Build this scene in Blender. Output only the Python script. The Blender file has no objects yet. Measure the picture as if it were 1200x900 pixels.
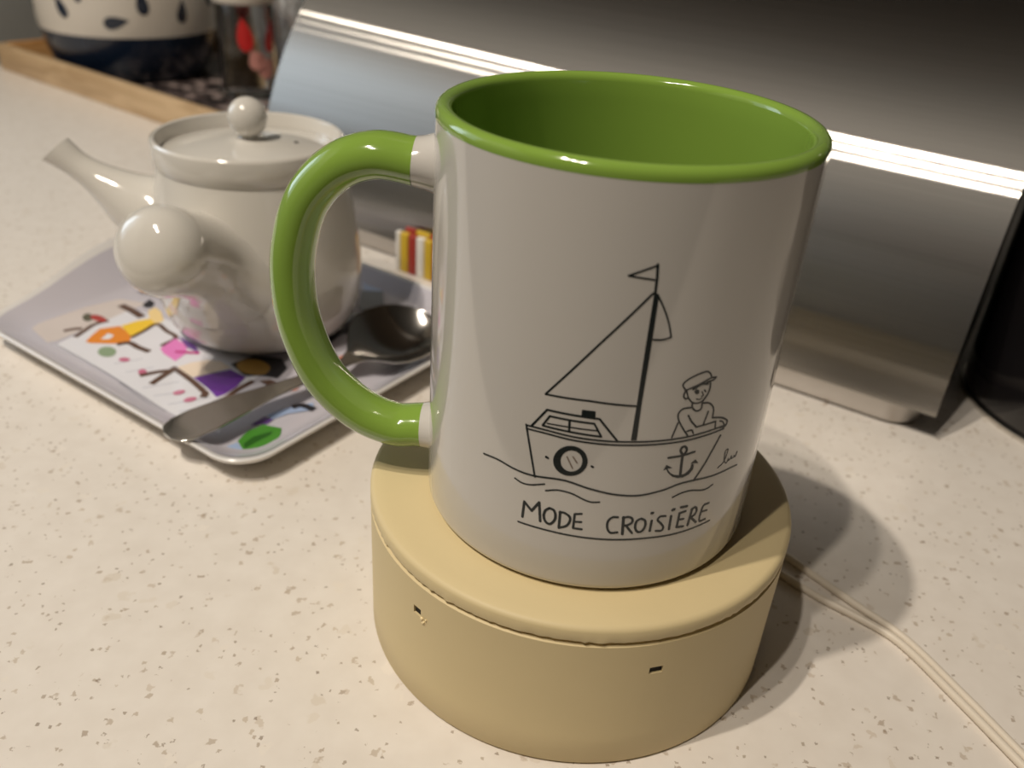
import bpy, bmesh, math, random
from mathutils import Vector, Matrix, noise

random.seed(7)
MM = 0.001
COL = bpy.context.scene.collection
SC = bpy.context.scene
rad = math.radians

# ------------------------------------------------------------------ camera, light, exposure
cam_data = bpy.data.cameras.new('camera')
cam = bpy.data.objects.new('camera', cam_data)
COL.objects.link(cam)
_r = (0.98730947, 0.14613436, 0.06216724)
_u = (-0.12729965, 0.49421926, 0.85996635)
_f = (-0.09494639, 0.85696679, -0.5065502)
cam.matrix_world = Matrix(((_r[0], _u[0], -_f[0], 0.0), (_r[1], _u[1], -_f[1], -0.1889457),
                           (_r[2], _u[2], -_f[2], 0.1842414), (0, 0, 0, 1)))
cam_data.sensor_width = 36.0
cam_data.lens = 1025.66 / 1200 * 36.0
cam_data.clip_start = 0.01
cam_data.clip_end = 20
cam_data.dof.use_dof = True
cam_data.dof.focus_distance = 0.205
cam_data.dof.aperture_fstop = 13.5
SC.camera = cam

SC.view_settings.view_transform = 'Standard'
SC.view_settings.look = 'None'
SC.view_settings.gamma = 1.0
SC.view_settings.use_curve_mapping = False
SC.view_settings.exposure = 0.28

world = bpy.data.worlds.new('world')
SC.world = world
world.use_nodes = True
world.node_tree.nodes['Background'].inputs[0].default_value = (0.75, 0.86, 1.0, 1)
world.node_tree.nodes['Background'].inputs[1].default_value = 1.0

# axes of the kitchen: EX runs along the back wall, EY towards it
ANG = rad(-25.2)
EX = Vector((math.cos(ANG), math.sin(ANG), 0))
EY = Vector((-math.sin(ANG), math.cos(ANG), 0))
ORI = Vector((127.57, 124.48, 0))
def K(x, y, z=0.0):                       # kitchen axes (mm) -> world (m)
    return (ORI + EX * x + EY * y + Vector((0, 0, z))) * MM

def lamp(x, y, z, watts, colour, size):
    d = bpy.data.lights.new('ceiling_spot', 'SPOT')
    d.energy = watts; d.color = colour; d.shadow_soft_size = size
    d.spot_size = rad(120); d.spot_blend = 0.5
    o = bpy.data.objects.new('ceiling_spot', d); o.location = (x, y, z); COL.objects.link(o)
WARM = (1.0, 0.895, 0.765)
lamp(-0.520, -0.360, 1.34, 30.0, WARM, 0.016)
lamp(-0.465, -0.500, 1.34, 14.0, WARM, 0.016)
lamp(-0.410, -0.640, 1.34, 18.0, WARM, 0.016)
wd = bpy.data.lights.new('window_daylight', 'AREA')
wd.shape = 'RECTANGLE'; wd.size = 0.20; wd.size_y = 0.30
wd.energy = 0.36; wd.color = (0.72, 0.88, 1.0)
wo = bpy.data.objects.new('window_daylight', wd); COL.objects.link(wo)
wo.matrix_world = Matrix.Translation(K(-828, -235, 300)) @ Matrix((
    (EY.x, 0, -EX.x, 0), (EY.y, 0, -EX.y, 0), (0, 1, 0, 0), (0, 0, 0, 1)))

# ------------------------------------------------------------------ materials
MATS = {}
def mat(name, col, rough=0.5, metal=0.0, coat=0.0, spec=0.5, var=0.04, scale=60.0, bump=0.0, bscale=400.0,
        trans=0.0, ior=1.45, sss=0.0, coat_rough=0.05):
    if name in MATS: return MATS[name]
    m = bpy.data.materials.new(name); m.use_nodes = True
    nt = m.node_tree; b = nt.nodes['Principled BSDF']
    b.inputs['Roughness'].default_value = rough
    b.inputs['Metallic'].default_value = metal
    b.inputs['Coat Weight'].default_value = coat
    b.inputs['Coat Roughness'].default_value = coat_rough
    b.inputs['Specular IOR Level'].default_value = spec
    b.inputs['Transmission Weight'].default_value = trans
    b.inputs['IOR'].default_value = ior
    tc = nt.nodes.new('ShaderNodeTexCoord')
    n = nt.nodes.new('ShaderNodeTexNoise'); n.inputs['Scale'].default_value = scale; n.inputs['Detail'].default_value = 4
    nt.links.new(tc.outputs['Object'], n.inputs['Vector'])
    mx = nt.nodes.new('ShaderNodeMix'); mx.data_type = 'RGBA'
    mx.inputs[6].default_value = (*[c * (1 - var) for c in col], 1)
    mx.inputs[7].default_value = (*[min(1, c * (1 + var)) for c in col], 1)
    nt.links.new(n.outputs['Fac'], mx.inputs[0]); nt.links.new(mx.outputs[2], b.inputs['Base Color'])
    if bump:
        n2 = nt.nodes.new('ShaderNodeTexNoise'); n2.inputs['Scale'].default_value = bscale; n2.inputs['Detail'].default_value = 3
        nt.links.new(tc.outputs['Object'], n2.inputs['Vector'])
        bp = nt.nodes.new('ShaderNodeBump'); bp.inputs['Strength'].default_value = bump; bp.inputs['Distance'].default_value = 0.0003
        nt.links.new(n2.outputs['Fac'], bp.inputs['Height']); nt.links.new(bp.outputs['Normal'], b.inputs['Normal'])
    MATS[name] = m
    return m

def srgb(r, g, b):
    f = lambda c: c / 12.92 if c <= 0.04045 else ((c + 0.055) / 1.055) ** 2.4
    return tuple(f(c / 255) for c in (r, g, b))

def quartz():
    m = bpy.data.materials.new('speckled_quartz'); m.use_nodes = True
    nt = m.node_tree; N = nt.nodes.new; L = nt.links.new; b = nt.nodes['Principled BSDF']
    tc = N('ShaderNodeTexCoord')
    base = N('ShaderNodeTexNoise'); base.inputs['Scale'].default_value = 120; base.inputs['Detail'].default_value = 6
    L(tc.outputs['Object'], base.inputs['Vector'])
    mx = N('ShaderNodeMix'); mx.data_type = 'RGBA'
    mx.inputs[6].default_value = (*srgb(218, 210, 200), 1); mx.inputs[7].default_value = (*srgb(234, 228, 220), 1)
    L(base.outputs['Fac'], mx.inputs[0])
    last = mx.outputs[2]
    for sc, dens, size, c0, c1, amt in ((230, 0.13, 0.31, (164, 145, 122), (204, 191, 174), 0.6), (340, 0.14, 0.35, (146, 124, 100), (194, 179, 158), 0.62),
                                        (600, 0.10, 0.36, (116, 96, 74), (168, 151, 130), 0.65), (140, 0.16, 0.42, (208, 197, 181), (236, 229, 219), 0.6)):
        warp = N('ShaderNodeTexNoise'); warp.inputs['Scale'].default_value = sc * 1.6; warp.inputs['Detail'].default_value = 2
        L(tc.outputs['Object'], warp.inputs['Vector'])
        ws = N('ShaderNodeVectorMath'); ws.operation = 'SCALE'; ws.inputs['Scale'].default_value = 0.9 / sc
        L(warp.outputs['Color'], ws.inputs[0])
        wa = N('ShaderNodeVectorMath'); wa.operation = 'ADD'
        L(tc.outputs['Object'], wa.inputs[0]); L(ws.outputs[0], wa.inputs[1])
        v = N('ShaderNodeTexVoronoi'); v.inputs['Scale'].default_value = sc; v.distance = 'CHEBYCHEV' if sc > 200 else 'EUCLIDEAN'
        L(wa.outputs[0], v.inputs['Vector'])
        sep = N('ShaderNodeSeparateColor'); L(v.outputs['Color'], sep.inputs[0])
        lt = N('ShaderNodeMath'); lt.operation = 'LESS_THAN'; lt.inputs[1].default_value = dens; L(sep.outputs[0], lt.inputs[0])
        # each chip has its own size
        sz = N('ShaderNodeMath'); sz.operation = 'MULTIPLY_ADD'; sz.inputs[1].default_value = size * 0.75; sz.inputs[2].default_value = size * 0.35
        L(sep.outputs[2], sz.inputs[0])
        df = N('ShaderNodeMath'); df.operation = 'SUBTRACT'; L(sz.outputs[0], df.inputs[0]); L(v.outputs['Distance'], df.inputs[1])
        sh = N('ShaderNodeMath'); sh.operation = 'MULTIPLY'; sh.use_clamp = True; sh.inputs[1].default_value = 14; L(df.outputs[0], sh.inputs[0])
        f = N('ShaderNodeMath'); f.operation = 'MULTIPLY'; L(lt.outputs[0], f.inputs[0]); L(sh.outputs[0], f.inputs[1])
        f2 = N('ShaderNodeMath'); f2.operation = 'MULTIPLY'; f2.inputs[1].default_value = amt; L(f.outputs[0], f2.inputs[0])
        cc = N('ShaderNodeMix'); cc.data_type = 'RGBA'; cc.inputs[6].default_value = (*srgb(*c0), 1); cc.inputs[7].default_value = (*srgb(*c1), 1)
        L(sep.outputs[1], cc.inputs[0])
        m2 = N('ShaderNodeMix'); m2.data_type = 'RGBA'
        L(f2.outputs[0], m2.inputs[0]); L(last, m2.inputs[6]); L(cc.outputs[2], m2.inputs[7]); last = m2.outputs[2]
    L(last, b.inputs['Base Color'])
    b.inputs['Roughness'].default_value = 0.32
    b.inputs['Specular IOR Level'].default_value = 0.5
    return m

def brushed_steel():
    m = bpy.data.materials.new('brushed_steel'); m.use_nodes = True
    nt = m.node_tree; N = nt.nodes.new; L = nt.links.new
    nt.nodes.remove(nt.nodes['Principled BSDF']); out = nt.nodes['Material Output']
    g = N('ShaderNodeBsdfAnisotropic'); g.distribution = 'BECKMANN'
    tan = N('ShaderNodeTangent'); tan.direction_type = 'UV_MAP'; tan.uv_map = 'UVMap'
    L(tan.outputs[0], g.inputs['Tangent'])
    g.inputs['Roughness'].default_value = 0.173
    g.inputs['Anisotropy'].default_value = STEEL_ANISO
    tc = N('ShaderNodeTexCoord'); mp = N('ShaderNodeMapping'); mp.inputs['Scale'].default_value = (4, 900, 900)
    L(tc.outputs['Object'], mp.inputs[0])
    n = N('ShaderNodeTexNoise'); n.inputs['Scale'].default_value = 1.0; n.inputs['Detail'].default_value = 3; L(mp.outputs[0], n.inputs['Vector'])
    mx = N('ShaderNodeMix'); mx.data_type = 'RGBA'
    mx.inputs[6].default_value = (0.36, 0.345, 0.325, 1); mx.inputs[7].default_value = (0.44, 0.425, 0.40, 1)
    L(n.outputs['Fac'], mx.inputs[0]); L(mx.outputs[2], g.inputs['Color'])
    g2 = N('ShaderNodeBsdfAnisotropic'); g2.distribution = 'GGX'; g2.inputs['Roughness'].default_value = 0.58; g2.inputs['Anisotropy'].default_value = -0.35
    L(tan.outputs[0], g2.inputs['Tangent']); L(mx.outputs[2], g2.inputs['Color'])
    ms = N('ShaderNodeMixShader'); ms.inputs[0].default_value = 0.27
    L(g.outputs[0], ms.inputs[1]); L(g2.outputs[0], ms.inputs[2]); L(ms.outputs[0], out.inputs['Surface'])
    MATS['brushed_steel'] = m
    return m
STEEL_ANISO = -0.88

def wood(name, c0, c1, axis='X', sc=18):
    m = bpy.data.materials.new(name); m.use_nodes = True
    nt = m.node_tree; N = nt.nodes.new; L = nt.links.new; b = nt.nodes['Principled BSDF']
    tc = N('ShaderNodeTexCoord'); mp = N('ShaderNodeMapping')
    s = {'X': (1, 7, 7), 'Y': (7, 1, 7), 'Z': (7, 7, 1)}[axis]; mp.inputs['Scale'].default_value = s
    L(tc.outputs['Object'], mp.inputs[0])
    n = N('ShaderNodeTexNoise'); n.inputs['Scale'].default_value = sc; n.inputs['Detail'].default_value = 6; n.inputs['Distortion'].default_value = 1.2
    L(mp.outputs[0], n.inputs['Vector'])
    r = N('ShaderNodeValToRGB'); r.color_ramp.elements[0].color = (*c0, 1); r.color_ramp.elements[1].color = (*c1, 1)
    r.color_ramp.elements[0].position = 0.35; r.color_ramp.elements[1].position = 0.65
    L(n.outputs['Fac'], r.inputs[0]); L(r.outputs[0], b.inputs['Base Color'])
    b.inputs['Roughness'].default_value = 0.45
    return m

# ------------------------------------------------------------------ mesh helpers (all lengths in mm)
def link(name, bm, m, parent=None, smooth=True, matrix=None):
    if matrix is not None: bm.transform(matrix)
    bmesh.ops.scale(bm, vec=(MM, MM, MM), verts=bm.verts)
    bmesh.ops.recalc_face_normals(bm, faces=bm.faces)
    me = bpy.data.meshes.new(name); bm.to_mesh(me); bm.free()
    for p in me.polygons: p.use_smooth = smooth
    if smooth:
        try: me.set_sharp_from_angle(angle=rad(40))
        except Exception: pass
    me.materials.append(m)
    o = bpy.data.objects.new(name, me); COL.objects.link(o)
    if parent: o.parent = parent
    return o

def thing(name, label, cat, loc=(0, 0, 0), rz=0.0, group=None):
    o = bpy.data.objects.new(name, None); COL.objects.link(o)
    o.empty_display_size = 0.02
    o.location = (loc[0] * MM, loc[1] * MM, loc[2] * MM); o.rotation_euler = (0, 0, rz)
    o['label'] = label; o['category'] = cat
    if group: o['group'] = group
    return o
def tag(o, label, cat, group=None):
    o['label'] = label; o['category'] = cat
    if group: o['group'] = group
    return o
def label(o, text): o['label'] = text; return o
def structure(o): o['kind'] = 'structure'; return o

def lathe(prof, seg=96, bm=None, close=False):
    bm = bm or bmesh.new(); rings = []
    for r, z in prof:
        if r < 1e-6: rings.append([bm.verts.new((0, 0, z))])
        else: rings.append([bm.verts.new((r * math.cos(2 * math.pi * i / seg), r * math.sin(2 * math.pi * i / seg), z)) for i in range(seg)])
    pairs = list(zip(rings[:-1], rings[1:]))
    if close: pairs.append((rings[-1], rings[0]))
    for a, b in pairs:
        if len(a) == 1 and len(b) == 1: continue
        for i in range(seg):
            j = (i + 1) % seg
            if len(a) == 1: bm.faces.new((a[0], b[j], b[i]))
            elif len(b) == 1: bm.faces.new((a[i], a[j], b[0]))
            else: bm.faces.new((a[i], a[j], b[j], b[i]))
    return bm

def arc(cx, cz, r, a0, a1, n=6):
    return [(cx + r * math.cos(rad(a0 + (a1 - a0) * i / n)), cz + r * math.sin(rad(a0 + (a1 - a0) * i / n))) for i in range(n + 1)]

def catmull(P, n=8):
    P = [Vector(p) for p in P]
    if len(P) < 3: return P
    E = [2 * P[0] - P[1]] + P + [2 * P[-1] - P[-2]]
    out = []
    for i in range(1, len(E) - 2):
        a, b, c, d = E[i - 1], E[i], E[i + 1], E[i + 2]
        for k in range(n):
            t = k / n
            out.append(0.5 * ((2 * b) + (c - a) * t + (2 * a - 5 * b + 4 * c - d) * t * t + (3 * b - a - 3 * c + d) * t ** 3))
    out.append(P[-1])
    return out

def sweep(path, rads, up=(0, 0, 1), seg=24, caps=True, bm=None):
    """tube along path; rads = one (a, b) per point: a along the side vector, b along the normal in the bend plane"""
    bm = bm or bmesh.new(); rings = []
    path = [Vector(p) for p in path]; up = Vector(up)
    for i, p in enumerate(path):
        t = (path[min(i + 1, len(path) - 1)] - path[max(i - 1, 0)]).normalized()
        side = up - t * up.dot(t)
        if side.length < 1e-4: side = Vector((1, 0, 0)) - t * t.x
        side.normalize(); nrm = t.cross(side)
        a, b = rads[i] if isinstance(rads[i], (tuple, list)) else (rads[i], rads[i])
        rings.append([bm.verts.new(p + side * (a * math.cos(2 * math.pi * k / seg)) + nrm * (b * math.sin(2 * math.pi * k / seg))) for k in range(seg)])
    for a, b in zip(rings[:-1], rings[1:]):
        for k in range(seg): bm.faces.new((a[k], a[(k + 1) % seg], b[(k + 1) % seg], b[k]))
    if caps:
        bm.faces.new(rings[0][::-1]); bm.faces.new(rings[-1])
    return bm

def box(x0, x1, y0, y1, z0, z1, bevel=0.0, seg=2, bm=None):
    own = bm is None; t = bmesh.new()
    bmesh.ops.create_cube(t, size=1)
    bmesh.ops.scale(t, vec=(x1 - x0, y1 - y0, z1 - z0), verts=t.verts)
    bmesh.ops.translate(t, vec=((x0 + x1) / 2, (y0 + y1) / 2, (z0 + z1) / 2), verts=t.verts)
    if bevel: bmesh.ops.bevel(t, geom=t.edges[:], offset=bevel, segments=seg, affect='EDGES', profile=0.5)
    if own: return t
    me = bpy.data.meshes.new('tmp'); t.to_mesh(me); t.free(); bm.from_mesh(me); bpy.data.meshes.remove(me)
    return bm

def grid_loops(loops, cap_first=False, cap_last=False, bm=None):
    bm = bm or bmesh.new()
    R = [[bm.verts.new(p) for p in l] for l in loops]
    for a, b in zip(R[:-1], R[1:]):
        n = len(a)
        for k in range(n): bm.faces.new((a[k], a[(k + 1) % n], b[(k + 1) % n], b[k]))
    if cap_first: bm.faces.new(R[0][::-1])
    if cap_last: bm.faces.new(R[-1])
    return bm

def ribbon2d(pts, w, smooth, step=0.8):
    """flat stroke of width w along pts, as polygons in 2D (quads plus round joints)"""
    P = [Vector((p[0], p[1], 0)) for p in pts]
    if smooth and len(P) > 2: P = catmull(P, 8)
    Q = [P[0]]
    for a, b in zip(P[:-1], P[1:]):
        n = max(1, int((b - a).length / step))
        for k in range(1, n + 1): Q.append(a.lerp(b, k / n))
    polys = []; h = w / 2
    for a, b in zip(Q[:-1], Q[1:]):
        d = b - a
        if d.length < 1e-6: continue
        d.normalize(); n = Vector((-d.y, d.x, 0)) * h
        polys.append([a - n, b - n, b + n, a + n])
    keep = P if not smooth else Q
    for c in keep:
        polys.append([c + Vector((h * math.cos(k * math.pi / 5), h * math.sin(k * math.pi / 5), 0)) for k in range(10)])
    return polys

def strip2d(pts, w, smooth, step=1.2):
    """flat stroke as one strip without overlaps"""
    P = [Vector((p[0], p[1], 0)) for p in pts]
    if smooth and len(P) > 2: P = catmull(P, 6)
    L, Rr = [], []
    for i, p in enumerate(P):
        d = P[min(i + 1, len(P) - 1)] - P[max(i - 1, 0)]
        if d.length < 1e-6: continue
        d.normalize(); n = Vector((-d.y, d.x, 0)) * (w / 2); L.append(p + n); Rr.append(p - n)
    return [[Rr[i], Rr[i + 1], L[i + 1], L[i]] for i in range(len(L) - 1)]

# strokes of the drawing on the mug: (kind, width mm, [(arc length from the front, height) in mm])
MUG_PRINT = {
 'sailboat': [
  ('l', 0.34, [(8.32, 79.61), (3.25, 77.26), (8.06, 76.76)]),
  ('l', 0.51, [(8.23, 79.73), (8.49, 76.98), (8.57, 74.09)]),
  ('l', 0.4, [(8.18, 74.07), (-0.22, 62.99), (-9.78, 49.71)]),
  ('l', 0.4, [(-9.78, 49.71), (-0.82, 50.14), (8.27, 49.82)]),
  ('f', 0.0, [(8.4, 74.42), (9.36, 73.69), (9.44, 63.32), (9.38, 50.8), (9.54, 41.71), (8.39, 41.69), (8.42, 51.74), (8.37, 63.74)]),
  ('c', 0.38, [(9.06, 73.89), (10.65, 71.18), (12.05, 68.17), (13.03, 65.08)]),
  ('c', 0.37, [(13.03, 65.08), (11.47, 64.58), (9.66, 64.57)]),
  ('l', 0.47, [(-12.11, 41.44), (-9.12, 46.21), (-2.15, 46.3), (1.56, 46.26), (5.58, 41.52)]),
  ('f', 0.0, [(-2.1, 47.87), (0.58, 47.94), (0.73, 46.15), (-2.11, 46.37)]),
  ('l', 0.44, [(-8.44, 44.89), (0.64, 45.03), (2.35, 42.14), (-4.18, 42.23), (-9.78, 42.26), (-8.44, 44.89)]),
  ('l', 0.48, [(-4.3, 44.66), (-4.18, 42.23)]),
  ('l', 0.3, [(-8.84, 43.05), (-4.01, 43.32), (1.35, 43.45)]),
  ('c', 0.4, [(-13.3, 41.22), (-8.92, 41.38), (-3.18, 41.18), (3.05, 41.19), (8.57, 41.3), (14.26, 41.39), (20.32, 41.56), (25.27, 41.87), (30.39, 42.13)]),
  ('c', 0.39, [(-13.24, 40.4), (-8.85, 40.57), (-3.1, 40.36), (3.15, 40.37), (8.68, 40.47), (14.39, 40.55), (20.48, 40.69), (25.47, 40.98), (30.11, 41.28)]),
  ('l', 0.47, [(-13.31, 41.29), (-12.31, 37.1), (-10.39, 29.1)]),
  ('l', 0.5, [(29.51, 39.73), (26.68, 33.49), (24.62, 29.82)]),
 ],
 'porthole': [
  ('ring', 0, [(0.28, 35.89), (0.3, 35.31), (0.24, 34.72), (0.08, 34.14), (-0.15, 33.6), (-0.46, 33.09), (-0.84, 32.63), (-1.29, 32.23), (-1.78, 31.9), (-2.3, 31.65), (-2.85, 31.49), (-3.42, 31.41), (-3.98, 31.42), (-4.52, 31.52), (-5.03, 31.71), (-5.49, 31.98), (-5.9, 32.33), (-6.24, 32.75), (-6.51, 33.23), (-6.69, 33.76), (-6.79, 34.33), (-6.8, 34.92), (-6.72, 35.52), (-6.55, 36.12), (-6.3, 36.69), (-5.97, 37.22), (-5.58, 37.7), (-5.14, 38.12), (-4.64, 38.46), (-4.12, 38.72), (-3.58, 38.89), (-3.03, 38.96), (-2.48, 38.94), (-1.95, 38.82), (-1.46, 38.61), (-1.01, 38.32), (-0.61, 37.94), (-0.27, 37.5), (-0.01, 37.01), (0.18, 36.47), (0.28, 35.89), (-0.79, 35.68), (-0.77, 35.26), (-0.81, 34.85), (-0.9, 34.44), (-1.05, 34.06), (-1.24, 33.7), (-1.48, 33.38), (-1.76, 33.1), (-2.06, 32.88), (-2.39, 32.71), (-2.74, 32.6), (-3.09, 32.56), (-3.44, 32.58), (-3.79, 32.66), (-4.11, 32.81), (-4.4, 33.01), (-4.66, 33.27), (-4.88, 33.58), (-5.05, 33.93), (-5.17, 34.31), (-5.24, 34.71), (-5.25, 35.13), (-5.2, 35.55), (-5.1, 35.96), (-4.95, 36.36), (-4.75, 36.72), (-4.51, 37.05), (-4.23, 37.33), (-3.93, 37.56), (-3.6, 37.73), (-3.25, 37.84), (-2.9, 37.88), (-2.56, 37.86), (-2.22, 37.77), (-1.91, 37.61), (-1.62, 37.4), (-1.36, 37.13), (-1.15, 36.82), (-0.98, 36.47), (-0.86, 36.08), (-0.79, 35.68)]),
  ('c', 0.55, [(-8.34, 34.89), (-7.97, 34.73)]),
  ('c', 0.49, [(1.23, 34.67), (1.53, 34.51)]),
 ],
 'porthole_glint': [
  ('l', 0.31, [(-3.99, 36.05), (-2.63, 33.5)]),
  ('l', 0.31, [(-2.77, 36.32), (-1.82, 35.02)]),
 ],
 'waves': [
  ('c', 0.45, [(-23.35, 29.58), (-19.36, 29.91), (-14.98, 29.32), (-10.94, 29.26), (-4.24, 30.04), (1.63, 28.87), (6.74, 27.94), (11.87, 27.67), (17.06, 28.52), (20.91, 29.54), (24.78, 29.6), (30.15, 29.16), (35.23, 28.99), (38.36, 28.6)]),
  ('c', 0.38, [(-14.93, 27.01), (-13.19, 26.49), (-11.18, 26.72), (-8.12, 27.94)]),
  ('c', 0.38, [(-7.72, 26.34), (-5.08, 27.21), (-2.14, 27.02), (0.5, 25.94), (2.17, 25.51), (3.85, 25.71)]),
  ('c', 0.4, [(19.86, 26.18), (21.62, 26.83), (24.2, 26.98), (28.14, 26), (30.55, 26.53)]),
 ],
 'anchor': [
  ('c', 0.56, [(20.35, 37.07), (19.61, 38.38), (19.96, 39.17), (20.69, 39.04), (21.07, 38.12), (20.56, 37.03)]),
  ('l', 0.64, [(20.31, 37.29), (20.43, 35), (20.69, 31.87)]),
  ('l', 0.5, [(17.05, 36.88), (20.37, 36.96), (23.19, 37.35)]),
  ('f', 0.0, [(17.18, 34.33), (18.09, 32.99), (19.22, 32.19), (20.7, 31.82), (21.91, 32.06), (22.79, 32.96), (23.07, 34.22), (23.64, 34.08), (23.69, 32.75), (22.84, 31.62), (21.45, 31.15), (19.98, 31.27), (18.67, 31.91), (17.47, 33.19), (17.02, 34.13)]),
  ('f', 0.0, [(16.41, 33.77), (16.95, 35.12), (18.48, 34.14), (17.5, 34.17)]),
  ('f', 0.0, [(22.72, 34.41), (23.84, 35.24), (24.72, 34.14), (23.59, 34.31)]),
 ],
 'sailor': [
  ('c', 0.35, [(18, 53.19), (17.34, 54.1), (17.67, 55.01), (19.52, 56.1), (22, 56.73), (23.1, 56.14), (23.63, 55.1)]),
  ('l', 0.35, [(18.04, 52.95), (20.89, 53.89), (23.57, 55.11), (24.82, 54.99), (24.35, 54.48), (21.39, 53.81), (19.77, 52.97)]),
  ('f', 0.0, [(19.36, 53.27), (20.87, 54.01), (23.27, 54.21), (23.17, 53.51), (21.64, 53.77), (19.91, 52.83)]),
  ('c', 0.4, [(23.63, 53.9), (23.75, 52.55), (23.41, 51.16), (22.66, 49.95)]),
  ('c', 0.38, [(18.41, 52.79), (17.96, 52.36), (17.96, 51.51), (18.51, 50.96), (19.04, 51.26)]),
  ('c', 0.33, [(18.43, 52.66), (19.06, 51.14), (20.24, 49.87), (21.51, 49.54), (22.69, 49.83)]),
  ('f', 0.0, [(20.1, 52.44), (20.49, 52.92), (21.14, 52.65), (21.39, 52), (20.96, 51.71), (20.44, 51.91)]),
  ('c', 0.4, [(22.52, 52.41), (22.85, 52.04)]),
  ('c', 0.25, [(21.96, 52.15), (22.45, 51.21), (22.07, 51.04)]),
  ('c', 0.21, [(20.93, 50.62), (21.71, 50.37), (22.27, 50.64)]),
  ('c', 0.37, [(20.17, 49.64), (20.43, 48.61), (21.51, 47.69), (22.56, 48), (22.59, 49.35)]),
  ('c', 0.37, [(20.22, 48.72), (18.35, 48.66), (17.49, 47.66), (17.76, 46.14), (19.08, 43.95), (20.54, 41.94)]),
  ('c', 0.38, [(22.79, 49.31), (24.39, 48.99), (25.8, 47.43), (26.06, 45.1)]),
  ('c', 0.41, [(26.06, 45.1), (28.77, 44.38), (30.63, 43.05), (30.33, 41.84), (28.8, 41.92)]),
  ('c', 0.41, [(19.86, 46.85), (20.72, 45.46), (22.31, 43.65)]),
  ('l', 0.39, [(22.31, 43.65), (27.16, 43.93), (27.43, 42.18)]),
  ('l', 0.37, [(24.57, 46.96), (23.94, 43.82)]),
  ('c', 0.38, [(20.22, 43.01), (21.3, 43.08), (21.85, 42.21)]),
  ('l', 0.36, [(17.77, 45.39), (16.98, 41.95)]),
  ('c', 0.34, [(28.35, 43.73), (29.37, 43.17), (29.92, 42.23)]),
 ],
 'lettering': [
  ('l', 0.62, [(-12.4, 17.57), (-12.25, 21.8), (-10.4, 20.01), (-8.86, 22.81), (-8.26, 17.87)]),
  ('c', 0.61, [(-6.49, 22.02), (-7.36, 21.05), (-7.57, 19.47), (-7.01, 18.11), (-6.03, 17.82), (-5.18, 19.01), (-5.03, 20.46), (-5.52, 21.72), (-6.49, 22.02)]),
  ('l', 0.59, [(-4.11, 21.69), (-4.03, 17.32)]),
  ('c', 0.58, [(-4.19, 21.5), (-3.27, 21.62), (-2.1, 20.96), (-1.81, 19.86), (-2.4, 18.32), (-3.99, 17.33)]),
  ('l', 0.53, [(0.45, 22.11), (-0.98, 21.78), (-0.97, 17.92), (0.87, 17.97)]),
  ('l', 0.49, [(-0.9, 19.7), (0.62, 19.91)]),
  ('c', 0.53, [(8.19, 21.93), (7.03, 21.84), (6.21, 20.64), (6.31, 18.87), (7.1, 17.66), (8.6, 17.78)]),
  ('l', 0.63, [(9.42, 21.94), (9.75, 17.28)]),
  ('c', 0.55, [(9.29, 21.73), (10.45, 21.98), (11.39, 21.49), (11.43, 20.4), (10.53, 19.75), (9.71, 19.63)]),
  ('l', 0.56, [(10.21, 19.7), (11.81, 17.54)]),
  ('c', 0.56, [(13.39, 21.36), (12.48, 20.74), (12.33, 19.11), (13, 17.82), (14.01, 17.86), (14.56, 19.19), (14.34, 20.72), (13.39, 21.36)]),
  ('l', 0.57, [(15.89, 20.54), (15.86, 17.7)]),
  ('c', 0.7, [(15.57, 22.62), (15.82, 22.64)]),
  ('c', 0.52, [(19.04, 21.3), (17.73, 21.35), (17.29, 20.46), (18.3, 19.32), (18.96, 18.23), (18.63, 17.32), (17.3, 17.48)]),
  ('l', 0.6, [(20.43, 21.01), (20.53, 17.33)]),
  ('c', 0.71, [(20.51, 22.63), (20.91, 22.71)]),
  ('l', 0.59, [(24.02, 21.42), (22.5, 21.28), (22.45, 17.41), (24.2, 17.14)]),
  ('l', 0.5, [(22.58, 19.47), (23.91, 19.29)]),
  ('l', 0.62, [(22.58, 22.85), (24.15, 22.75)]),
  ('l', 0.65, [(25.74, 21.51), (25.42, 17.09)]),
  ('c', 0.58, [(25.61, 21.44), (26.66, 21.71), (27.19, 20.56), (26.72, 19.47), (25.52, 19.25)]),
  ('l', 0.6, [(25.8, 19.21), (27.73, 17.15)]),
  ('c', 0.56, [(30.62, 21.43), (29.17, 21.38), (28.72, 20.16), (28.71, 17.21), (30.53, 16.97)]),
  ('l', 0.51, [(28.68, 19.67), (30.48, 19.48)]),
  ('c', 0.43, [(-13.31, 15.83), (-6.73, 15.9), (0.08, 15.79), (7.49, 15.73), (15.12, 15.75), (22.62, 15.58), (32.25, 15.82)]),
 ],
 'signature': [
  ('c', 0.32, [(31.03, 30.82), (32.63, 31.92), (33.23, 34.72), (32.41, 34.7), (32.71, 32.11), (33.69, 31.16), (34.14, 32.12), (34, 31.61), (34.72, 31.66), (35.09, 32.41), (35.33, 31.63), (36.25, 31.69)]),
  ('c', 0.39, [(37.04, 32.72), (36.77, 31.58), (36.12, 32.09)]),
 ],
}

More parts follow.
